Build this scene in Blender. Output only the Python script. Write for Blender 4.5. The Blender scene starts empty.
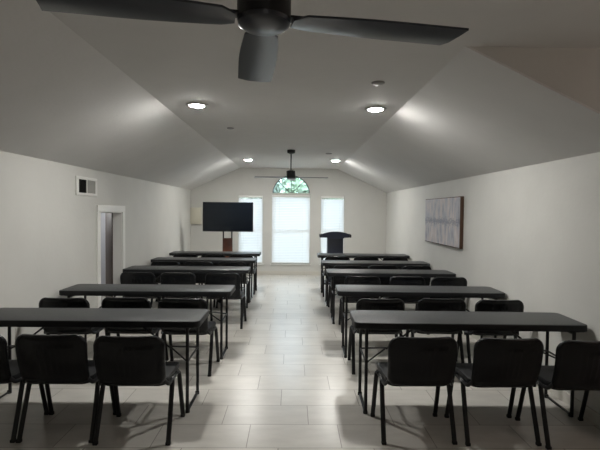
import bpy, bmesh, math, random
from mathutils import Vector, Matrix
random.seed(7)
C = bpy.context.scene.collection
PI = math.pi

# ------------------------------------------------------------------ dimensions
F, H = 446.0, 1.61
L, R, D = -2.56, 2.345, 11.2          # left wall, right wall, far wall
XL, XR = -1.33, 1.095                  # where the slopes meet the flat ceiling
HW, HWR, HC = 2.11, 2.085, 2.675                  # knee wall height, flat ceiling height
YE = 2.88                             # the right slope ends here, room is wider nearer
REAR, XA = -3.6, 4.3

# ------------------------------------------------------------------ materials
def new_mat(name):
    m = bpy.data.materials.new(name); m.use_nodes = True
    nt = m.node_tree
    return m, nt, nt.nodes['Principled BSDF']

def simple(name, col, rough=0.5, metal=0.0, noise=0.0, nscale=40, bump=0.0, bscale=200, spec=0.5):
    m, nt, b = new_mat(name)
    b.inputs['Roughness'].default_value = rough
    b.inputs['Metallic'].default_value = metal
    b.inputs['Specular IOR Level'].default_value = spec
    b.inputs['Base Color'].default_value = (*col, 1)
    tc = nt.nodes.new('ShaderNodeTexCoord')
    if noise:
        n = nt.nodes.new('ShaderNodeTexNoise'); n.inputs['Scale'].default_value = nscale
        n.inputs['Detail'].default_value = 4
        nt.links.new(tc.outputs['Object'], n.inputs['Vector'])
        r = nt.nodes.new('ShaderNodeValToRGB')
        r.color_ramp.elements[0].position = .3; r.color_ramp.elements[1].position = .7
        r.color_ramp.elements[0].color = (*[c*(1-noise) for c in col], 1)
        r.color_ramp.elements[1].color = (*[min(1, c*(1+noise)) for c in col], 1)
        nt.links.new(n.outputs['Fac'], r.inputs['Fac'])
        nt.links.new(r.outputs['Color'], b.inputs['Base Color'])
    if bump:
        n2 = nt.nodes.new('ShaderNodeTexNoise'); n2.inputs['Scale'].default_value = bscale
        n2.inputs['Detail'].default_value = 3
        nt.links.new(tc.outputs['Object'], n2.inputs['Vector'])
        bp = nt.nodes.new('ShaderNodeBump'); bp.inputs['Strength'].default_value = bump
        bp.inputs['Distance'].default_value = .004
        nt.links.new(n2.outputs['Fac'], bp.inputs['Height'])
        nt.links.new(bp.outputs['Normal'], b.inputs['Normal'])
    return m

M = {}
M['wall'] = simple('wall_paint', (.57, .563, .533), .75, noise=.02, nscale=3, bump=.35, bscale=22)
M['ceil'] = simple('ceiling_paint', (.66, .65, .635), .8, noise=.02, nscale=3, bump=.25, bscale=30)
M['trim'] = simple('white_trim', (.78, .77, .74), .45)
M['top'] = simple('table_top', (.030, .032, .034), .42, noise=.12, nscale=300, bump=.25, bscale=500)
M['edge'] = simple('table_edge', (.006, .007, .008), .5, spec=.35)
M['tube'] = simple('black_metal', (.006, .006, .007), .38, spec=.4)
M['plastic'] = simple('black_plastic', (.0055, .0062, .0075), .25, bump=.05, bscale=600, spec=.3)
M['seat'] = simple('black_seat', (.006, .0065, .0075), .5, bump=.15, bscale=500, spec=.35)
M['rubber'] = simple('rubber', (.01, .01, .01), .8)
M['fan'] = simple('fan_black', (.006, .006, .007), .42, spec=.35)
M['blade'] = simple('fan_blade', (.011, .015, .024), .28, spec=.7)  # black blade; the blue reflection of the windows is put into its colour
M['screen'] = simple('screen_glass', (.006, .009, .014), .16)
M['bezel'] = simple('tv_bezel', (.010, .010, .011), .4)
M['wood'] = simple('brown_wood', (.11, .038, .02), .4, noise=.25, nscale=9)
M['podium'] = simple('podium_laminate', (.014, .018, .032), .4)
M['canvas_edge'] = simple('canvas_edge', (.07, .034, .017), .6)
M['vent'] = simple('vent_white', (.66, .65, .62), .5)
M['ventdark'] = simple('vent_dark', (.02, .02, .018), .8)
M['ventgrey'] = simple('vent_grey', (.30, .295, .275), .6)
M['cream'] = simple('cream_panel', (.60, .57, .47), .6)
M['door'] = simple('brown_door', (.07, .042, .026), .55, noise=.15, nscale=5)
M['sideroom'] = simple('side_room_paint', (.58, .60, .64), .8)
M['grey_cap'] = simple('grey_cap', (.30, .29, .28), .5)
M['ring'] = simple('light_ring', (.55, .545, .53), .45)
M['muntin'] = simple('window_muntin', (.10, .11, .11), .5)
M['frame'] = simple('window_frame', (.55, .54, .50), .5)
M['bark'] = simple('bark', (.12, .09, .06), .9)
M['leafA'] = simple('leaf_light', (.15, .20, .125), .6, noise=.3, nscale=2)
M['leafB'] = simple('leaf_pale', (.17, .21, .155), .6, noise=.3, nscale=2)
M['ground'] = simple('outdoor_lawn', (.20, .215, .17), .9, noise=.2, nscale=1)
M['base'] = simple('baseboard_paint', (.56, .54, .49), .5)

def emit(name, col, s):
    m = bpy.data.materials.new(name); m.use_nodes = True
    nt = m.node_tree; nt.nodes.clear()
    o = nt.nodes.new('ShaderNodeOutputMaterial'); e = nt.nodes.new('ShaderNodeEmission')
    e.inputs['Color'].default_value = (*col, 1); e.inputs['Strength'].default_value = s
    nt.links.new(e.outputs[0], o.inputs['Surface'])
    return m
LAMP = 600.0
M['lens'] = emit('lamp_lens', (1, .985, .94), LAMP)

def glass_mat():
    m = bpy.data.materials.new('window_glass'); m.use_nodes = True
    nt = m.node_tree; nt.nodes.clear()
    o = nt.nodes.new('ShaderNodeOutputMaterial')
    t = nt.nodes.new('ShaderNodeBsdfTransparent'); t.inputs[0].default_value = (.95, .97, .97, 1)
    g = nt.nodes.new('ShaderNodeBsdfGlossy'); g.inputs['Roughness'].default_value = .02
    fr = nt.nodes.new('ShaderNodeFresnel'); fr.inputs['IOR'].default_value = 1.45
    mx = nt.nodes.new('ShaderNodeMixShader')
    nt.links.new(fr.outputs[0], mx.inputs[0]); nt.links.new(t.outputs[0], mx.inputs[1])
    nt.links.new(g.outputs[0], mx.inputs[2]); nt.links.new(mx.outputs[0], o.inputs['Surface'])
    return m
M['glass'] = glass_mat()

def slat_mat():
    m = bpy.data.materials.new('blind_slat'); m.use_nodes = True
    nt = m.node_tree; nt.nodes.clear()
    o = nt.nodes.new('ShaderNodeOutputMaterial')
    d = nt.nodes.new('ShaderNodeBsdfDiffuse'); d.inputs[0].default_value = (.84, .84, .84, 1)
    t = nt.nodes.new('ShaderNodeBsdfTranslucent'); t.inputs[0].default_value = (.84, .84, .84, 1)
    mx = nt.nodes.new('ShaderNodeMixShader'); mx.inputs[0].default_value = .21
    nt.links.new(d.outputs[0], mx.inputs[1]); nt.links.new(t.outputs[0], mx.inputs[2])
    nt.links.new(mx.outputs[0], o.inputs['Surface'])
    return m
M['slat'] = slat_mat()

def floor_mat():
    m, nt, b = new_mat('floor_tile')
    N = nt.nodes.new; lk = nt.links.new
    geo = N('ShaderNodeNewGeometry'); sep = N('ShaderNodeSeparateXYZ'); lk(geo.outputs['Position'], sep.inputs[0])
    def math_(op, a, c=None, clamp=False):
        n = N('ShaderNodeMath'); n.operation = op; n.use_clamp = clamp
        for i, v in enumerate((a, c)):
            if v is None: continue
            if isinstance(v, (int, float)): n.inputs[i].default_value = v
            else: lk(v, n.inputs[i])
        return n.outputs[0]
    W, T = .652, .331
    ry = math_('DIVIDE', math_('SUBTRACT', sep.outputs[1], 3.644), T)
    row = math_('FLOOR', ry); fy = math_('SUBTRACT', ry, row)
    ux = math_('ADD', math_('DIVIDE', math_('ADD', sep.outputs[0], .087), W), math_('MULTIPLY', row, .3333))
    colm = math_('FLOOR', ux); fx = math_('SUBTRACT', ux, colm)
    def edge(f, size, g):
        d = math_('MINIMUM', f, math_('SUBTRACT', 1.0, f))
        return math_('GREATER_THAN', math_('MULTIPLY', d, size), g)
    tile = math_('MULTIPLY', edge(fx, W, .003), edge(fy, T, .003))
    cmb = N('ShaderNodeCombineXYZ'); lk(colm, cmb.inputs[0]); lk(row, cmb.inputs[1])
    wn = N('ShaderNodeTexWhiteNoise'); wn.noise_dimensions = '3D'; lk(cmb.outputs[0], wn.inputs['Vector'])
    # stone streaks running along each tile, different per tile
    off = N('ShaderNodeVectorMath'); off.operation = 'ADD'
    sc = N('ShaderNodeVectorMath'); sc.operation = 'MULTIPLY'; sc.inputs[1].default_value = (2.2, 6.5, 1)
    lk(geo.outputs['Position'], sc.inputs[0])
    wc = N('ShaderNodeVectorMath'); wc.operation = 'SCALE'; lk(wn.outputs['Color'], wc.inputs[0]); wc.inputs['Scale'].default_value = 30
    lk(sc.outputs[0], off.inputs[0]); lk(wc.outputs[0], off.inputs[1])
    n1 = N('ShaderNodeTexNoise'); n1.inputs['Scale'].default_value = 1.4; n1.inputs['Detail'].default_value = 8
    n1.inputs['Roughness'].default_value = .62; lk(off.outputs[0], n1.inputs['Vector'])
    rmp = N('ShaderNodeValToRGB')
    rmp.color_ramp.elements[0].position = .28; rmp.color_ramp.elements[0].color = (.475, .455, .42, 1)
    rmp.color_ramp.elements[1].position = .72; rmp.color_ramp.elements[1].color = (.585, .562, .52, 1)
    lk(n1.outputs['Fac'], rmp.inputs['Fac'])
    val = math_('ADD', math_('MULTIPLY', wn.outputs['Value'], .16), .92)
    hsv = N('ShaderNodeHueSaturation'); lk(rmp.outputs['Color'], hsv.inputs['Color']); lk(val, hsv.inputs['Value'])
    mix = N('ShaderNodeMix'); mix.data_type = 'RGBA'
    mix.inputs[6].default_value = (.24, .22, .195, 1)
    lk(tile, mix.inputs[0]); lk(hsv.outputs['Color'], mix.inputs[7])
    lk(mix.outputs[2], b.inputs['Base Color'])
    rg = math_('ADD', math_('MULTIPLY', n1.outputs['Fac'], .04), .27)
    lk(rg, b.inputs['Roughness'])
    bp = N('ShaderNodeBump'); bp.inputs['Strength'].default_value = .3; bp.inputs['Distance'].default_value = .002
    lk(tile, bp.inputs['Height']); lk(bp.outputs[0], b.inputs['Normal'])
    return m
M['floor'] = floor_mat()

def painting_mat():
    m, nt, b = new_mat('abstract_canvas')
    N = nt.nodes.new; lk = nt.links.new
    tc = N('ShaderNodeTexCoord')
    sep = N('ShaderNodeSeparateXYZ'); lk(tc.outputs['Generated'], sep.inputs[0])
    mp = N('ShaderNodeMapping'); mp.inputs['Scale'].default_value = (1, 9, 1.6); lk(tc.outputs['Generated'], mp.inputs[0])
    n = N('ShaderNodeTexNoise'); n.inputs['Scale'].default_value = 1.7; n.inputs['Detail'].default_value = 7
    lk(mp.outputs[0], n.inputs['Vector'])
    r = N('ShaderNodeValToRGB'); e = r.color_ramp.elements
    e[0].position = .30; e[0].color = (.23, .23, .26, 1)
    e[1].position = .72; e[1].color = (.56, .54, .55, 1)
    x = e.new(.45); x.color = (.38, .38, .42, 1)
    x = e.new(.58); x.color = (.50, .44, .42, 1)
    lk(n.outputs['Fac'], r.inputs['Fac'])
    # a dark smudged horizon band below the middle
    n2 = N('ShaderNodeTexNoise'); n2.inputs['Scale'].default_value = 22; n2.inputs['Detail'].default_value = 6
    lk(tc.outputs['Generated'], n2.inputs['Vector'])
    def ma(op, a, c):
        q = N('ShaderNodeMath'); q.operation = op
        for i, v in enumerate((a, c)):
            if isinstance(v, (int, float)): q.inputs[i].default_value = v
            else: lk(v, q.inputs[i])
        return q.outputs[0]
    z = ma('ADD', sep.outputs[2], ma('MULTIPLY', ma('SUBTRACT', n2.outputs['Fac'], .5), .35))
    band = ma('SUBTRACT', 1.0, ma('MINIMUM', 1.0, ma('DIVIDE', ma('ABSOLUTE', ma('SUBTRACT', z, .5), 0), .09)))
    mix = N('ShaderNodeMix'); mix.data_type = 'RGBA'
    lk(ma('MULTIPLY', band, .75), mix.inputs[0]); lk(r.outputs['Color'], mix.inputs[6])
    mix.inputs[7].default_value = (.15, .16, .20, 1)
    lk(mix.outputs[2], b.inputs['Base Color'])
    b.inputs['Roughness'].default_value = .6
    return m
M['paint'] = painting_mat()

# ------------------------------------------------------------------ mesh helpers
def box(bm, x0, x1, y0, y1, z0, z1, bev=0.0):
    t = bmesh.new()
    bmesh.ops.create_cube(t, size=1)
    for v in t.verts:
        v.co = Vector(((x0+x1)/2 + v.co.x*(x1-x0), (y0+y1)/2 + v.co.y*(y1-y0), (z0+z1)/2 + v.co.z*(z1-z0)))
    if bev:
        bmesh.ops.bevel(t, geom=t.edges[:], offset=bev, segments=2, affect='EDGES', profile=.5)
    merge(bm, t)

def merge(bm, t):
    me = bpy.data.meshes.new('tmp'); t.to_mesh(me); t.free()
    bm.from_mesh(me); bpy.data.meshes.remove(me)

def prism(bm, pts, a, b_, axis):
    """extrude a 2D polygon from a to b_ along an axis ('x': pts are (y,z); 'y': (x,z); 'z': (x,y))"""
    def P(p, t):
        return {'x': (t, p[0], p[1]), 'y': (p[0], t, p[1]), 'z': (p[0], p[1], t)}[axis]
    n = len(pts)
    A = [bm.verts.new(P(p, a)) for p in pts]; B = [bm.verts.new(P(p, b_)) for p in pts]
    bm.faces.new(A[::-1]); bm.faces.new(B)
    for i in range(n):
        j = (i+1) % n
        bm.faces.new((A[i], A[j], B[j], B[i]))

def lathe(bm, prof, seg=24, cx=0, cy=0):
    rings = []
    for r, z in prof:
        if r < 1e-6: rings.append([bm.verts.new((cx, cy, z))])
        else: rings.append([bm.verts.new((cx + r*math.cos(2*PI*k/seg), cy + r*math.sin(2*PI*k/seg), z)) for k in range(seg)])
    for a, b_ in zip(rings, rings[1:]):
        for k in range(seg):
            k2 = (k+1) % seg
            if len(a) == 1 and len(b_) == 1: continue
            if len(a) == 1: bm.faces.new((a[0], b_[k], b_[k2]))
            elif len(b_) == 1: bm.faces.new((a[k], a[k2], b_[0]))
            else: bm.faces.new((a[k], a[k2], b_[k2], b_[k]))

def tube(bm, pts, ra, rb=None, seg=10, side=Vector((1, 0, 0)), sub=0):
    """oval tube along a polyline; ra is the half width along 'side'"""
    rb = rb or ra
    P = [Vector(p) for p in pts]
    if sub:
        out = []
        for i in range(len(P)-1):
            p0 = P[max(i-1, 0)]; p1 = P[i]; p2 = P[i+1]; p3 = P[min(i+2, len(P)-1)]
            for k in range(sub):
                t = k/sub
                out.append(.5*((2*p1) + (p2-p0)*t + (2*p0-5*p1+4*p2-p3)*t*t + (3*p1-p0-3*p2+p3)*t**3))
        out.append(P[-1]); P = out
    rings = []
    for i, p in enumerate(P):
        d = (P[min(i+1, len(P)-1)] - P[max(i-1, 0)]).normalized()
        s = side - d*side.dot(d)
        if s.length < 1e-3: s = Vector((0, 1, 0)) - d*d.y
        s.normalize(); u = d.cross(s)
        rings.append([bm.verts.new(p + s*ra*math.cos(2*PI*k/seg) + u*rb*math.sin(2*PI*k/seg)) for k in range(seg)])
    for a, b_ in zip(rings, rings[1:]):
        for k in range(seg):
            bm.faces.new((a[k], a[(k+1) % seg], b_[(k+1) % seg], b_[k]))
    bm.faces.new(rings[0][::-1]); bm.faces.new(rings[-1])

def rrect(w, d, r, seg=6):
    pts = []
    for cx, cy, a0 in ((w/2-r, d/2-r, 0), (-w/2+r, d/2-r, 90), (-w/2+r, -d/2+r, 180), (w/2-r, -d/2+r, 270)):
        for k in range(seg+1):
            a = math.radians(a0 + 90*k/seg)
            pts.append((cx + r*math.cos(a), cy + r*math.sin(a)))
    return pts

def obj(name, bm, mats, parent=None, smooth=True, angle=35):
    bmesh.ops.recalc_face_normals(bm, faces=bm.faces[:])
    me = bpy.data.meshes.new(name); bm.to_mesh(me); bm.free()
    for m in (mats if isinstance(mats, (list, tuple)) else [mats]): me.materials.append(m)
    if smooth:
        me.shade_smooth(); me.set_sharp_from_angle(angle=math.radians(angle))
    o = bpy.data.objects.new(name, me); C.objects.link(o)
    if parent: o.parent = parent
    return o

def thing(name, label, cat, loc=(0, 0, 0), rz=0, group=None):
    o = bpy.data.objects.new(name, None); o.empty_display_size = .1
    C.objects.link(o); o.location = loc; o.rotation_euler = (0, 0, rz)
    o['label'] = label; o['category'] = cat
    if group: o['group'] = group
    return o

def tag(o, label, cat, group=None, kind=None):
    o['label'] = label; o['category'] = cat
    if group: o['group'] = group
    if kind: o['kind'] = kind
    return o

def struct(name, bm, mats, parent=None, smooth=False, label=None, cat=None):
    o = obj(name, bm, mats, parent, smooth)
    if not parent:
        o['kind'] = 'structure'
        if label: o['label'] = label
        if cat: o['category'] = cat
    return o

def dup(root, loc, rz, label, group=None):
    r = root.copy(); C.objects.link(r); r.location = loc; r.rotation_euler = (0, 0, rz); r['label'] = label
    if group: r['group'] = group
    for ch in list(root.children):
        c = ch.copy(); C.objects.link(c); c.parent = r
        for g in list(ch.children):
            d = g.copy(); C.objects.link(d); d.parent = c
    return r

# ------------------------------------------------------------------ room shell
bm = bmesh.new(); box(bm, L-2.4, XA+.2, REAR-.2, D+.15, -.12, 0)
struct('floor', bm, M['floor'], label='pale beige stone tile floor with a sheen down the aisle', cat='floor')

bm = bmesh.new()
box(bm, XL, XR, YE, D+.15, HC, HC+.12); box(bm, XL, XA+.2, REAR-.2, YE, HC, HC+.12)
struct('ceiling', bm, M['ceil'], label='flat middle strip of the off-white ceiling', cat='ceiling')
bm = bmesh.new(); prism(bm, [(L-.12, HW-.06), (L, HW), (XL, HC), (XL, HC+.12), (L-.12, HW+.1)], REAR-.2, D+.15, 'y')
struct('ceiling_left', bm, M['ceil'], label='sloped ceiling above the wall with the doorway', cat='ceiling')
bm = bmesh.new(); prism(bm, [(R+.12, HWR-.06), (R, HWR), (XR, HC), (XR, HC+.12), (R+.12, HWR+.1)], YE, D+.15, 'y')
struct('ceiling_right', bm, M['ceil'], label='sloped ceiling above the wall with the painting', cat='ceiling')

# left wall with the low doorway
DY0, DY1, DZ = 5.94, 6.71, 1.57
bm = bmesh.new()
box(bm, L-.12, L, REAR-.2, DY0, 0, HW); box(bm, L-.12, L, DY1, D+.15, 0, HW); box(bm, L-.12, L, DY0, DY1, DZ, HW)
struct('wall_left', bm, M['wall'], label='off-white left wall with low doorway and vent', cat='wall')
bm = bmesh.new(); box(bm, R, R+.12, YE+.1, D+.15, 0, HWR)
struct('wall_right', bm, M['wall'], label='off-white textured right wall with the painting', cat='wall')
bm = bmesh.new(); prism(bm, [(R, 0), (XA, 0), (XA, HC), (XR+.03, HC), (R, HWR+.014)], YE-.003, YE+.1, 'y')
struct('wall_gable', bm, M['wall'], label='triangle of wall where the right slope ends', cat='wall')
bm = bmesh.new(); box(bm, XA, XA+.12, REAR-.2, YE+.1, 0, HC)
struct('wall_alcove', bm, M['wall'])
bm = bmesh.new(); box(bm, L-.12, XA+.12, REAR-.2, REAR, 0, HC)
struct('wall_rear', bm, M['wall'])

# far wall with three window openings
WIN = {'side_a': (-1.37, -.76, .278, 1.985), 'side_b': (.696, 1.289, .278, 1.985)}
CX0, CX1, CZ0, CZS = -.535, .43, .278, 2.035
CC, CR = (CX0+CX1)/2, (CX1-CX0)/2 - .01
def arch(r, n=28, z=CZS):
    return [(CC + r*math.cos(PI*k/n), z + r*math.sin(PI*k/n)) for k in range(n+1)]
cu = bpy.data.curves.new('tmp_wall', 'CURVE'); cu.dimensions = '2D'; cu.fill_mode = 'BOTH'; cu.extrude = .06
def spline(pts):
    s = cu.splines.new('POLY'); s.points.add(len(pts)-1); s.use_cyclic_u = True
    for p, q in zip(s.points, pts): p.co = (q[0], q[1], 0, 1)
spline([(L-.12, 0), (R+.12, 0), (R+.12, HWR-.05), (R, HWR), (XR, HC), (XL, HC), (L, HW), (L-.12, HW-.05)])
for x0, x1, z0, z1 in WIN.values(): spline([(x0, z0), (x1, z0), (x1, z1), (x0, z1)])
spline([(CX0, CZ0), (CX1, CZ0), (CX1, CZS)] + arch(CR) + [(CX0, CZS)])
co = bpy.data.objects.new('tmp_wall', cu); C.objects.link(co)
co.rotation_euler = (PI/2, 0, 0)
bpy.context.view_layer.update()
me = bpy.data.meshes.new_from_object(co.evaluated_get(bpy.context.evaluated_depsgraph_get()))
me.transform(Matrix.Translation((0, D+.06, 0)) @ Matrix.Rotation(PI/2, 4, 'X'))
bpy.data.objects.remove(co); bpy.data.curves.remove(cu)
me.materials.clear(); me.materials.append(M['wall'])
wb = bpy.data.objects.new('wall_back', me); C.objects.link(wb)
wb['kind'] = 'structure'; wb['label'] = 'off-white far wall with the three windows'; wb['category'] = 'wall'

# baseboards
bm = bmesh.new(); box(bm, L, L+.012, REAR, DY0-.1, 0, .09); box(bm, L, L+.012, DY1+.1, D, 0, .09)
struct('baseboard_left', bm, M['base'])
bm = bmesh.new(); box(bm, R-.012, R, YE+.1, D, 0, .09)
struct('baseboard_right', bm, M['base'])
bm = bmesh.new(); box(bm, L+.012, R-.012, D-.012, D, 0, .09)
struct('baseboard_back', bm, M['base'])

# door casing and the open brown leaf in the side room
bm = bmesh.new()
box(bm, L, L+.018, DY0-.09, DY0, 0, DZ, .004); box(bm, L, L+.018, DY1, DY1+.09, 0, DZ, .004)
box(bm, L, L+.02, DY0-.09, DY1+.09, DZ, DZ+.09, .004)
box(bm, L-.13, L, DY0-.0, DY0+.012, 0, DZ); box(bm, L-.13, L, DY1-.012, DY1, 0, DZ); box(bm, L-.13, L, DY0, DY1, DZ-.012, DZ)
struct('trim_1', bm, M['trim'], label='white casing around the low doorway', cat='door trim')
dr = bpy.data.objects.new('door_1', None); C.objects.link(dr); dr['kind'] = 'structure'
dr['label'] = 'brown door standing open inside the side room'; dr['category'] = 'door'
dr.location = (L-.135, DY1+.01, 0); dr.rotation_euler = (0, 0, math.radians(119.5))
bm = bmesh.new(); box(bm, 0, .74, -.018, .018, .01, DZ-.02, .003)
box(bm, .09, .65, -.022, -.018, .75, 1.42, .003); box(bm, .09, .65, -.022, -.018, .12, .62, .003)
obj('door_leaf', bm, M['door'], dr)
bm = bmesh.new(); lathe(bm, [(0, 0), (.02, 0), (.022, .01), (.028, .03), (.022, .045), (0, .048)], 16)
for v in bm.verts: v.co = Vector((.69 + v.co.x, -.022 - v.co.z, .85 + v.co.y))
obj('door_knob', bm, M['ring'], dr)
bm = bmesh.new()
box(bm, L-2.3, L-2.2, 4.6, 8.6, 0, 2.0); box(bm, L-2.2, L-.12, 8.5, 8.6, 0, 2.0); box(bm, L-2.2, L-.12, 4.6, 4.7, 0, 2.0)
struct('wall_side_room', bm, M['sideroom'], label='bluish white wall of the side room', cat='wall')
bm = bmesh.new(); box(bm, L-2.3, L-.12, 4.6, 8.6, 2.0, 2.08)
struct('ceiling_side_room', bm, M['ceil'])

# ------------------------------------------------------------------ windows, blinds
GY = D + .085
def win_root(n, label):
    w = bpy.data.objects.new('window_%d' % n, None); C.objects.link(w); w['kind'] = 'structure'
    w['label'] = label; w['category'] = 'window'; return w
def frame_rect(bm, x0, x1, z0, z1, t, y0, y1):
    box(bm, x0, x0+t, y0, y1, z0, z1); box(bm, x1-t, x1, y0, y1, z0, z1)
    box(bm, x0+t, x1-t, y0, y1, z0, z0+t); box(bm, x0+t, x1-t, y0, y1, z1-t, z1)
def sill(bm, x0, x1, z):
    box(bm, x0-.03, x1+.03, D-.03, D+.06, z-.025, z, .005)
def blind(x0, x1, z0, z1, label):
    t = thing('window_blind', label, 'blind', ((x0+x1)/2, D+.035, z0), 0, 'white slatted window blinds')
    w = (x1-x0)/2 - .008; h = z1-z0
    bm = bmesh.new(); box(bm, -w, w, -.03, .022, h-.055, h-.004, .004); obj('head_rail', bm, M['trim'], t)
    bm = bmesh.new(); box(bm, -w, w, -.022, .022, .012, .034, .004); obj('bottom_rail', bm, M['trim'], t)
    bm = bmesh.new(); n = int((h-.085)/.041); a = math.radians(62)
    for k in range(n):
        z = .055 + k*.041
        pr = []
        for q in range(5):
            u = -1 + q/2
            pr.append((u*.024, .004*(1-u*u)))
        pr = [(p*math.cos(a) - c*math.sin(a), z + p*math.sin(a) + c*math.cos(a)) for p, c in pr]
        A = [bm.verts.new((-w, y, zz)) for y, zz in pr]; B = [bm.verts.new((w, y, zz)) for y, zz in pr]
        for i in range(4): bm.faces.new((A[i], A[i+1], B[i+1], B[i]))
    s = obj('slats', bm, M['slat'], t)
    bm = bmesh.new()
    for f in (-.62, .62): tube(bm, [(w*f, -.026, .02), (w*f, -.026, h-.05)], .0022, seg=5)
    obj('ladder_cord', bm, M['trim'], t)
    bm = bmesh.new(); tube(bm, [(-w*.84, -.034, h*.45), (-w*.84, -.034, h-.05)], .004, seg=6)
    obj('tilt_wand', bm, M['trim'], t)
    return t
def plain_window(n, key, label, bl):
    x0, x1, z0, z1 = WIN[key]
    w = win_root(n, label)
    bm = bmesh.new(); frame_rect(bm, x0, x1, z0, z1, .03, D+.065, D+.115)
    zm = (z0+z1)/2; box(bm, x0+.03, x1-.03, D+.07, D+.11, zm-.018, zm+.018)
    obj('window_frame', bm, M['trim'], w, smooth=False)
    bm = bmesh.new(); box(bm, x0+.02, x1-.02, GY, GY+.005, z0+.02, z1-.02); obj('pane', bm, M['glass'], w, smooth=False)
    bm = bmesh.new(); sill(bm, x0, x1, z0); obj('sill', bm, M['trim'], w)
    blind(x0, x1, z0, z1, bl)
plain_window(1, 'side_a', 'narrow window behind the television', 'white slatted blind in the narrow window behind the television')
plain_window(2, 'side_b', 'narrow window behind the podium', 'white slatted blind in the narrow window behind the podium')
w = win_root(3, 'tall middle window with a half-round top')
bm = bmesh.new(); frame_rect(bm, CX0, CX1, CZ0, CZS-.02, .035, D+.065, D+.115)
box(bm, CX0+.03, CX1-.03, D+.07, D+.11, 1.10, 1.14)
obj('window_frame', bm, M['trim'], w, smooth=False)
bm = bmesh.new(); box(bm, CX0+.02, CX1-.02, GY, GY+.005, CZ0+.02, CZS-.02)
obj('pane', bm, M['glass'], w, smooth=False)
bm = bmesh.new(); prism(bm, arch(CR-.005), GY, GY+.005, 'y'); obj('arched_pane', bm, M['glass'], w, smooth=False)
bm = bmesh.new()
tube(bm, [(p[0], D+.07, p[1]) for p in arch(CR-.012)], .013, .02, seg=6, side=Vector((0, 0, 1)))
obj('arch_frame', bm, M['muntin'], w)
bm = bmesh.new()
box(bm, CX0, CX1, D+.0, D+.1, CZS-.022, CZS+.022)
obj('transom', bm, M['frame'], w, smooth=False)
for nm, pts in (('muntin', [(CC + .15*math.cos(a), D+.075, CZS + .15*math.sin(a)) for a in [PI*k/14 for k in range(15)]]),):
    bm = bmesh.new(); tube(bm, pts, .008, seg=6, side=Vector((0, 1, 0))); obj(nm, bm, M['muntin'], w)
for ang in (45, 90, 135):
    a = math.radians(ang); bm = bmesh.new()
    tube(bm, [(CC + .02*math.cos(a), D+.075, CZS+.02*math.sin(a)+.01), (CC + (CR-.01)*math.cos(a), D+.075, CZS + (CR-.01)*math.sin(a))], .009, seg=6, side=Vector((0, 1, 0)))
    obj('muntin', bm, M['muntin'], w)
bm = bmesh.new(); sill(bm, CX0, CX1, CZ0); obj('sill', bm, M['trim'], w)
blind(CX0, CX1, CZ0, CZS-.024, 'wide white slatted blind in the arched middle window')

# ------------------------------------------------------------------ folding tables
TW, TD, TH = 1.83, .457, .74
def make_table():
    t = thing('folding_table', '', 'table', group='black folding tables in two rows')
    bm = bmesh.new()
    # top: rounded slab with a soft lip
    layers = [(.0, .688, -.004), (.0, .692, 0), (.0, .733, 0), (.0, .738, -.002), (.0, TH, -.006)]
    rings = []
    for _, z, dlt in layers:
        rings.append([bm.verts.new((x, y, z)) for x, y in rrect(TW + 2*dlt, TD + 2*dlt, .05+dlt, 7)])
    for a, b_ in zip(rings, rings[1:]):
        n = len(a)
        for k in range(n): bm.faces.new((a[k], a[(k+1) % n], b_[(k+1) % n], b_[k])).material_index = 1
    bm.faces.new(rings[-1]); f = bm.faces.new(rings[0][::-1]); f.material_index = 1
    obj('tabletop', bm, [M['top'], M['edge']], t)
    for s in (-1, 1):
        x = s*(TW/2 - .10); ya = .19
        bm = bmesh.new()
        tube(bm, [(x, -ya, .70), (x, -ya, .014), (x, ya, .014), (x, ya, .70)], .0135, seg=10, side=Vector((1, 0, 0)))
        lg = obj('leg_frame', bm, M['tube'], t)
        bm = bmesh.new(); tube(bm, [(x, -ya, .665), (x, ya, .665)], .011, seg=8); box(bm, x-.03, x+.03, -ya-.02, ya+.02, .682, .692)
        obj('hinge_bar', bm, M['tube'], lg)
        for sy in (-1, 1):
            bm = bmesh.new(); lathe(bm, [(0, 0), (.018, 0), (.018, .02), (.014, .028), (0, .028)], 12, x, sy*(ya-.01)); obj('foot_cap', bm, M['rubber'], lg)
        xi = x - s*.19
        bm = bmesh.new()
        tube(bm, [(x, -ya, .41), (xi, 0, .475)], .007, seg=8, side=Vector((0, 0, 1)))
        tube(bm, [(x, ya, .41), (xi, 0, .475)], .007, seg=8, side=Vector((0, 0, 1)))
        tube(bm, [(xi, 0, .465), (x - s*.48, 0, .69)], .008, seg=8, side=Vector((0, 1, 0)))
        tube(bm, [(x, -ya, .41), (x, ya, .41)], .008, seg=8)
        obj('brace', bm, M['tube'], t)
    return t

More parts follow.
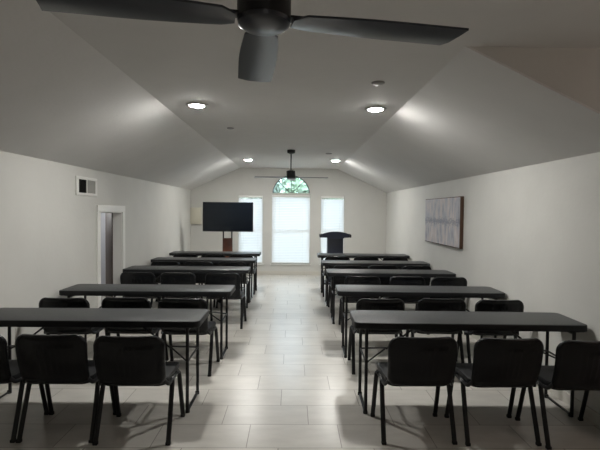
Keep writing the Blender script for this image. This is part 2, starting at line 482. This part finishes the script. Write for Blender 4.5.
# ------------------------------------------------------------------ stacking chairs (seat towards +y, origin between the feet)
def make_chair():
    t = thing('stacking_chair', '', 'chair', group='black stacking chairs at the folding tables')
    # backrest shell
    NX, NZ = 36, 30
    Z0, Z1 = .415, .772
    def halfw(v):                       # v 0 bottom .. 1 top
        h = v*(Z1-Z0); w = .228 + .012*v
        for rad, dist in ((.085, (Z1-Z0)-h), (.05, h)):
            if dist < rad: w -= rad - math.sqrt(max(0, rad*rad - (rad-dist)**2))
        return w
    def vv(j):                          # more rows near the rounded ends
        s = j/NZ; return .5 - .5*math.cos(PI*s)
    def lean(v): return -.185 - .075*v - .02*math.sin(PI*v)
    def rear_depth(x, z, v, w):
        e = min(w-abs(x), z-Z0, Z1-z)
        d = .034
        k = max(0, min(1, (e-.022)/.012)); d -= .010*k
        if .50 < z < .685 and abs(x) < .10:
            q = abs(((x+.10) % .04) - .02)
            if q < .008: d -= .006
        if .665 < z < .690 and -.03 < x < .17: d += .007
        if e < .008: d -= .008*(1-e/.008)
        return d
    bm = bmesh.new(); fr, re = [], []
    for j in range(NZ+1):
        v = min(max(vv(j), .004), .996); z = Z0 + v*(Z1-Z0); w = halfw(v); a, b_ = [], []
        for i in range(NX+1):
            u = -1 + 2*i/NX; x = u*w
            y = lean(v) - .045*(1-(x/.24)**2) + .018
            ef = min(w-abs(x), z-Z0, Z1-z); soft = .010*max(0, 1-ef/.02)
            a.append(bm.verts.new((x, y - soft, z)))
            b_.append(bm.verts.new((x, y - rear_depth(x, z, v, w), z)))
        fr.append(a); re.append(b_)
    for j in range(NZ):
        for i in range(NX):
            bm.faces.new((fr[j][i], fr[j][i+1], fr[j+1][i+1], fr[j+1][i]))
            bm.faces.new((re[j][i], re[j+1][i], re[j+1][i+1], re[j][i+1]))
        for i in (0, NX): bm.faces.new((fr[j][i], fr[j+1][i], re[j+1][i], re[j][i]))
    for j in (0, NZ):
        for i in range(NX): bm.faces.new((fr[j][i], fr[j][i+1], re[j][i+1], re[j][i]))
    obj('backrest', bm, M['plastic'], t, angle=50)
    # seat: waterfall front, rounded corners
    bm = bmesh.new(); rings = []
    for dlt, z in ((-.02, .392), (-.004, .402), (0, .42), (-.006, .434), (-.03, .441), (-.12, .436)):
        rings.append([bm.verts.new((x, y + .012, z - (.022*max(0, (y-.10)/.12)**2 if y > .1 else 0) + .01*(x/.23)**2*(1 if z > .43 else 0)))
                      for x, y in rrect(.465+2*dlt, .425+2*dlt, max(.02, .075+dlt), 6)])
    for a, b_ in zip(rings, rings[1:]):
        n = len(a)
        for k in range(n): bm.faces.new((a[k], a[(k+1) % n], b_[(k+1) % n], b_[k]))
    bm.faces.new(rings[-1]); bm.faces.new(rings[0][::-1])
    obj('seat', bm, M['seat'], t, angle=60)
    for s in (-1, 1):
        X = s*.247
        for yf, yt in ((.205, .10), (-.215, -.085)):
            bm = bmesh.new()
            tube(bm, [(X, yf, .012), (X - s*.002, yf + (yt-yf)*.5, .20), (X - s*.005, yt+(yf-yt)*.1, .36), (X - s*.008, yt*.92, .395), (X - s*.012, yt*.45, .402)],   .0170, .0120, seg=12, side=Vector((1, 0, 0)), sub=4)
            lg = obj('leg', bm, M['tube'], t)
            bm = bmesh.new(); box(bm, X-.0165, X+.0165, yf-.014, yf+.014, 0, .022, .004); obj('foot_cap', bm, M['rubber'], lg)
        bm = bmesh.new()
        tube(bm, [(X - s*.008, .10, .398), (X - s*.008, -.13, .398), (X - s*.022, -.185, .425), (X - s*.052, -.212, .50), (X - s*.062, -.238, .62)], .0085, .014, seg=10, side=Vector((1, 0, 0)), sub=5)
        obj('back_upright', bm, M['tube'], t)
    bm = bmesh.new()
    for y in (-.09, .10): tube(bm, [(-.24, y, .388), (.24, y, .388)], .009, seg=8, side=Vector((0, 1, 0)))
    obj('cross_bar', bm, M['tube'], t)
    return t

ORD = ['nearest', 'second', 'third', 'fourth', 'farthest']
# near edge distance, aisle end x, yaw, chair centres from the wall to the aisle
LEFT = [(3.465, -.725, 0.0, (-2.158, -1.624, -1.09)),
        (4.74, -.660, 0.0, (-2.165, -1.585, -1.035)),
        (6.47, -.645, 0.0, (-2.075, -1.54, -.93)),
        (7.76, -.650, 0.0, (-2.08, -1.54, -1.00)),
        (8.98, -.665, 0.0, (-2.05, -1.51, -.98))]
RIGHT = [(3.435, .497, -1.6, (2.008, 1.470, .89)),
         (4.79, .500, -1.8, (2.02, 1.475, .865)),
         (6.26, .498, -1.2, (2.045, 1.50, .92)),
         (7.46, .498, -.6, (1.95, 1.42, .865)),
         (8.78, .498, -.6, (1.93, 1.386, .83))]
proto_t, proto_c = make_table(), make_chair()
first = [True, True]
for rows, side, where in ((LEFT, -1, 'on the doorway side'), (RIGHT, 1, 'on the painting side')):
    for r, (dn, xa, yaw, cs) in enumerate(rows):
        lab = 'long black folding table, %s in the row %s' % (ORD[r], where)
        loc = (xa + side*TW/2, dn + TD/2, 0); rz = math.radians(yaw)
        if first[0]:
            proto_t.location = loc; proto_t.rotation_euler.z = rz; proto_t['label'] = lab; first[0] = False
        else: dup(proto_t, loc, rz, lab)
        for k, x in enumerate(cs):
            seat = ('wall-side seat', 'middle seat', 'aisle-side seat')[k]
            lab = 'black stacking chair, %s at the %s table %s' % (seat, ORD[r], where)
            yc = dn - .20 + random.uniform(-.012, .012) * (r > 0) - (x - loc[0])*math.tan(rz)*-1
            cz = math.radians(random.uniform(-2, 2)) if r else math.radians((0, .3, .4)[k])
            post = xa + side*.10, xa + side*(TW-.10)
            if min(abs(x-p) for p in post) < .285: yc -= .03      # the seat stays clear of the table's leg
            loc_c = (x, yc, 0)
            if first[1]:
                proto_c.location = loc_c; proto_c.rotation_euler.z = cz; proto_c['label'] = lab; first[1] = False
            else: dup(proto_c, loc_c, cz, lab)

# ------------------------------------------------------------------ ceiling fans
def make_fan():
    t = thing('ceiling_fan', '', 'ceiling fan', group='black ceiling fans')
    bm = bmesh.new(); lathe(bm, [(0, .0125), (.070, .0125), (.072, -.012), (.066, -.040), (.03, -.055), (0, -.055)], 28); obj('canopy', bm, M['fan'], t)
    bm = bmesh.new(); lathe(bm, [(0, -.04), (.0125, -.04), (.0125, -.33), (.03, -.335), (.03, -.36), (0, -.36)], 16); obj('downrod', bm, M['fan'], t)
    bm = bmesh.new(); lathe(bm, [(0, -.345), (.06, -.345), (.080, -.352), (.0825, -.365), (.0825, -.470), (0, -.470)], 40); obj('motor_housing', bm, M['fan'], t)
    bm = bmesh.new(); lathe(bm, [(0, -.468), (.0815, -.468), (.080, -.482), (.066, -.492), (0, -.497)], 40); obj('bottom_cap', bm, M['blade'], t)
    for a in (math.radians(0), math.radians(87), math.radians(180)):
        bm = bmesh.new()
        # twisted, slightly flaring blade with a slanted tip
        sec = []
        ns = 14
        for i in range(ns+1):
            f = i/ns; r = .088 + f*.56
            c = .052 + .022*math.sin(min(1, f*1.6)*PI/2)
            lead, trail = c, -c
            if i == 0: lead, trail = .03, -.03
            pitch = math.radians(2.5 - f)
            rl = r - (.02*f**6); rt = r
            ring = []
            for (cc, rr) in ((lead, rl), (lead*.4, rl*.6+rt*.4), (trail*.4, rl*.4+rt*.6), (trail, rt)):
                ring.append((rr, cc*math.cos(pitch), cc*math.sin(pitch) - .006*(1-(cc/c)**2)))
            sec.append(ring)
        top = [[bm.verts.new((x, y, z - .462)) for x, y, z in s] for s in sec]
        bot = [[bm.verts.new((x, y, z - .469)) for x, y, z in s] for s in sec]
        for g, flip in ((top, 1), (bot, 0)):
            for i in range(ns):
                for q in range(3): bm.faces.new((g[i][q], g[i+1][q], g[i+1][q+1], g[i][q+1]))
        for i in range(ns):
            for q in (0, 3): bm.faces.new((top[i][q], top[i+1][q], bot[i+1][q], bot[i][q]))
        for i in (0, ns):
            for q in range(3): bm.faces.new((top[i][q], top[i][q+1], bot[i][q+1], bot[i][q]))
        bmesh.ops.rotate(bm, verts=bm.verts[:], cent=(0, 0, 0), matrix=Matrix.Rotation(a, 3, 'Z'))
        bl = obj('blade', bm, M['blade'], t, angle=40)
        bm = bmesh.new(); box(bm, .070, .125, -.022, .022, -.4615, -.4535, .002)
        bmesh.ops.rotate(bm, verts=bm.verts[:], cent=(0, 0, 0), matrix=Matrix.Rotation(a, 3, 'Z'))
        obj('blade_bracket', bm, M['fan'], bl)
    return t
fan = make_fan()
fan.location = (-.095, 1.39, HC-.012); fan.rotation_euler.z = math.radians(10.5)
fan['label'] = 'large black ceiling fan close overhead, cut off by the top edge'
dup(fan, (-.044, 7.85, HC-.0125), math.radians(1), 'small-looking black ceiling fan on a rod before the arched window')

# ------------------------------------------------------------------ recessed lights and ceiling caps
def make_light():
    t = thing('ceiling_light', '', 'ceiling light', group='lit round recessed ceiling lights')
    bm = bmesh.new(); lathe(bm, [(.074, 0), (.112, 0), (.112, -.006), (.104, -.012), (.078, -.014), (.074, -.006)], 32)
    obj('trim_ring', bm, M['ring'], t)
    bm = bmesh.new(); lathe(bm, [(.076, -.004), (.070, -.014), (.058, -.019), (.03, -.022), (0, -.023)], 20)
    obj('lens', bm, M['lens'], t)
    return t
lights = [(-.983, 4.565, 'lit recessed ceiling light nearest the doorway wall slope'),
          (.84, 4.626, 'lit recessed ceiling light nearest the painting wall slope'),
          (-.95, 9.41, 'far lit recessed ceiling light on the television side'),
          (.88, 9.35, 'far lit recessed ceiling light on the podium side')]
cl = make_light()
for i, (x, y, lab) in enumerate(lights):
    if i == 0: cl.location = (x, y, HC); cl['label'] = lab
    else: dup(cl, (x, y, HC), 0, lab)
for x, y, r, lab in ((.69, 3.70, .055, 'small grey ceiling cap just in front of a near light'),
                     (-.82, 5.82, .045, 'small grey ceiling cap behind the near light by the doorway side'),
                     (.646, 8.23, .06, 'small grey ceiling cap near the far fan and podium light')):
    bm = bmesh.new(); lathe(bm, [(0, 0), (r, 0), (r, -.008), (r*.8, -.014), (r*.35, -.016), (0, -.016)], 24)
    o = obj('sprinkler_cap', bm, M['grey_cap']); o.location = (x, y, HC)
    tag(o, lab, 'sprinkler', 'grey ceiling caps')

# ------------------------------------------------------------------ television on its stand
TX, TY = -1.445, 9.93
t = thing('television', 'large black flat screen television, switched off, on a brown stand', 'television', (TX, TY, 1.136))
bm = bmesh.new(); box(bm, -.558, .558, -.02, .02, 0, .655, .004); box(bm, -.40, .40, .02, .055, .06, .48, .01); obj('case', bm, M['bezel'], t)
bm = bmesh.new(); box(bm, -.548, .548, -.0225, -.0195, .018, .645); obj('screen', bm, M['screen'], t, smooth=False)
t = thing('tv_stand', 'brown wooden pillar stand holding up the black television', 'tv stand', (-1.47, TY+.14, 0))
bm = bmesh.new(); prism(bm, rrect(.75, .45, .05), 0, .03, 'z'); obj('base', bm, M['bezel'], t)
bm = bmesh.new(); box(bm, -.11, .11, -.035, .035, .03, .985, .004); obj('column', bm, M['wood'], t)
for s in (-1, 1):
    bm = bmesh.new(); box(bm, s*.095-.014, s*.095+.014, -.03, .02, .98, 1.60, .003); obj('upright', bm, M['bezel'], t)
bm = bmesh.new(); box(bm, -.25, .25, -.06, -.03, 1.36, 1.43, .004); box(bm, -.25, .25, -.06, -.03, 1.50, 1.56, .004); obj('mount_plate', bm, M['bezel'], t)

# ------------------------------------------------------------------ podium
t = thing('podium', 'dark podium with a curved wide reading top, before the window', 'podium', (.94, 9.93, 0))
bm = bmesh.new(); prism(bm, rrect(.52, .42, .04), 0, .04, 'z'); obj('base', bm, M['podium'], t)
bm = bmesh.new()
box(bm, -.162, .162, -.12, -.095, .04, 1.07, .004)
for s in (-1, 1): box(bm, s*.162-.012, s*.162+.012, -.11, .12, .04, 1.05, .003)
obj('body', bm, M['podium'], t)
bm = bmesh.new(); box(bm, -.15, .15, -.09, .11, .62, .64); obj('shelf', bm, M['podium'], t)
bm = bmesh.new()
arc = [(-.30 + .60*k/16, 1.105 + .06*(1-((k-8)/8)**2)**.8) for k in range(17)]
prism(bm, [(.30, 1.04), (.19, 1.03), (.15, 1.0), (-.15, 1.0), (-.19, 1.03), (-.30, 1.04)][::-1][0:6] + arc[::-1], -.17, -.145, 'y')
obj('front_board', bm, M['podium'], t, angle=25)
bm = bmesh.new()
prism(bm, [(-.15, 1.09), (.20, 1.01), (.20, 1.035), (-.15, 1.115)], -.33, .33, 'x'); obj('reading_top', bm, M['podium'], t)
for s in (-1, 1):
    bm = bmesh.new(); box(bm, s*.325-.02, s*.325+.02, -.18, .18, 1.035, 1.10, .006); obj('side_rail', bm, M['bezel'], t)

# ------------------------------------------------------------------ painting, vent, corner panel
t = thing('painting', 'wide abstract grey canvas painting hung on the right wall', 'painting', (R, 6.90, 1.11))
bm = bmesh.new(); box(bm, -.050, -.002, -.81, .81, 0, .725, .003); obj('canvas_edge', bm, M['canvas_edge'], t)
bm = bmesh.new(); box(bm, -.053, -.0495, -.798, .798, .012, .713); obj('canvas_front', bm, M['paint'], t, smooth=False)

t = thing('wall_vent', 'white air vent with two louvre banks high on left wall', 'vent', (L, 5.57, 1.77))
bm = bmesh.new(); 
box(bm, 0, .012, -.28, .28, 0, .035, .003); box(bm, 0, .012, -.28, .28, .195, .23, .003)
box(bm, 0, .012, -.28, -.215, .035, .195); box(bm, 0, .012, .225, .28, .035, .195); box(bm, 0, .012, -.012, .004, .035, .195)
obj('vent_frame', bm, M['vent'], t)
bm = bmesh.new(); box(bm, .001, .003, -.22, .225, .03, .20); obj('duct_shade', bm, M['ventdark'], t, smooth=False)  # near-black sheet standing in for the shade inside the duct
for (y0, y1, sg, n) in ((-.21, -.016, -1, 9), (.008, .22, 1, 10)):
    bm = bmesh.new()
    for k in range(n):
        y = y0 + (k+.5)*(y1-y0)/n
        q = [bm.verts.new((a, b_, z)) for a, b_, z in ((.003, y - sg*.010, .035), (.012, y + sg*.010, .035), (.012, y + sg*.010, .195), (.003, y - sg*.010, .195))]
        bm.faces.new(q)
    obj('louvre_bank', bm, M['ventgrey'] if sg > 0 else M['ventdark'], t, smooth=False)  # shade put into the colour: opposite-angled banks, one dark, one grey

t = thing('wall_panel', 'cream rectangular box on the far wall corner beside the television', 'wall box', (-2.42, D, 1.26))
bm = bmesh.new(); box(bm, -.14, .13, -.06, 0, 0, .41, .008); obj('housing', bm, M['cream'], t)
bm = bmesh.new(); box(bm, -.12, .11, -.064, -.059, .02, .39, .002); obj('cover', bm, M['cream'], t)

# ------------------------------------------------------------------ outdoors
bm = bmesh.new(); box(bm, -40, 40, D+.6, 80, -3.3, -3.2)
o = struct('ground_outside', bm, M['ground']); o['label'] = 'pale lawn outside the windows'; o['category'] = 'lawn'
def tree(x, y, h, cr, mat, label):
    t = thing('tree', label, 'tree', (x, y, -3.2), 0, 'trees outside the windows')
    bm = bmesh.new(); tube(bm, [(0, 0, 0), (.1, 0, h*.4), (0, .1, h*.8)], .16, seg=8, sub=3); obj('trunk', bm, M['bark'], t)
    bm = bmesh.new()
    for k in range(3800):
        d = Vector((random.gauss(0, 1), random.gauss(0, 1), random.gauss(0, 1))).normalized() * cr * random.random()**.45
        p = Vector((d.x, d.y, h*.72 + d.z*.9)); s = random.uniform(.12, .24)
        a = Vector((random.gauss(0, 1), random.gauss(0, 1), random.gauss(0, 1))).normalized()
        b_ = a.orthogonal().normalized()
        bm.faces.new([bm.verts.new(p + q) for q in (a*s, b_*s*.5, -a*s, -b_*s*.5)])
    obj('foliage', bm, mat, t, smooth=False)
tree(1.7, 19.5, 7.6, 2.3, M['leafA'], 'light green tree seen through the right half of the arch')
tree(-2.2, 22.5, 7.6, 2.4, M['leafB'], 'pale green tree seen through the left half of the arch')

# ------------------------------------------------------------------ light
wd = bpy.data.worlds.new('overcast_sky'); bpy.context.scene.world = wd; wd.use_nodes = True
bg = wd.node_tree.nodes['Background']; bg.inputs['Color'].default_value = (.68, .84, 1.0, 1); bg.inputs['Strength'].default_value = 11

def portal(x0, x1, z0, z1):
    l = bpy.data.lights.new('window_portal', 'AREA'); l.shape = 'RECTANGLE'; l.size = x1-x0; l.size_y = z1-z0
    l.cycles.is_portal = True
    o = bpy.data.objects.new('window_portal', l); C.objects.link(o)
    o.location = ((x0+x1)/2, D+.16, (z0+z1)/2); o.rotation_euler = (-PI/2, 0, 0)
for v in WIN.values(): portal(*v)
portal(CX0, CX1, CZ0, CZS+CR)

def bulb(name, loc, power, col, r=.1):
    l = bpy.data.lights.new(name, 'POINT'); l.energy = power; l.color = col; l.shadow_soft_size = r
    o = bpy.data.objects.new(name, l); C.objects.link(o); o.location = loc
bulb('side_room_fill', (L-1.5, 7.7, 1.7), 14, (1, .98, .95))  # added point light in place of the side room's unseen window
bulb('alcove_lamp', (3.3, .9, 2.2), 13, (1, .80, .70))
bulb('rear_lamp', (.6, -2.2, 2.45), 6, (1, .95, .9))

# ------------------------------------------------------------------ camera
cam = bpy.data.cameras.new('camera'); cam.sensor_width = 36; cam.lens = F/600*36; cam.clip_start = .02
co = bpy.data.objects.new('camera', cam); C.objects.link(co)
fw = Vector((0, 1, 0)); 
ya, pi_, ro = math.atan(7/F), math.atan(14/F), .010
fwd = Vector((math.sin(ya)*math.cos(pi_), math.cos(ya)*math.cos(pi_), -math.sin(pi_)))
rt = fwd.cross(Vector((0, 0, 1))).normalized(); up = rt.cross(fwd)
r2 = rt*math.cos(ro) + up*math.sin(ro); u2 = up*math.cos(ro) - rt*math.sin(ro)
mt = Matrix((r2, u2, -fwd)).transposed().to_4x4(); mt.translation = (0, 0, H)
co.matrix_world = mt
sc = bpy.context.scene
sc.camera = co
sc.view_settings.view_transform = 'Standard'; sc.view_settings.look = 'None'
sc.view_settings.gamma = 1; sc.view_settings.use_curve_mapping = False
sc.view_settings.exposure = 0.2
sc.cycles.max_bounces = 12; sc.cycles.diffuse_bounces = 8; sc.cycles.transparent_max_bounces = 16
sc.cycles.sample_clamp_indirect = 6
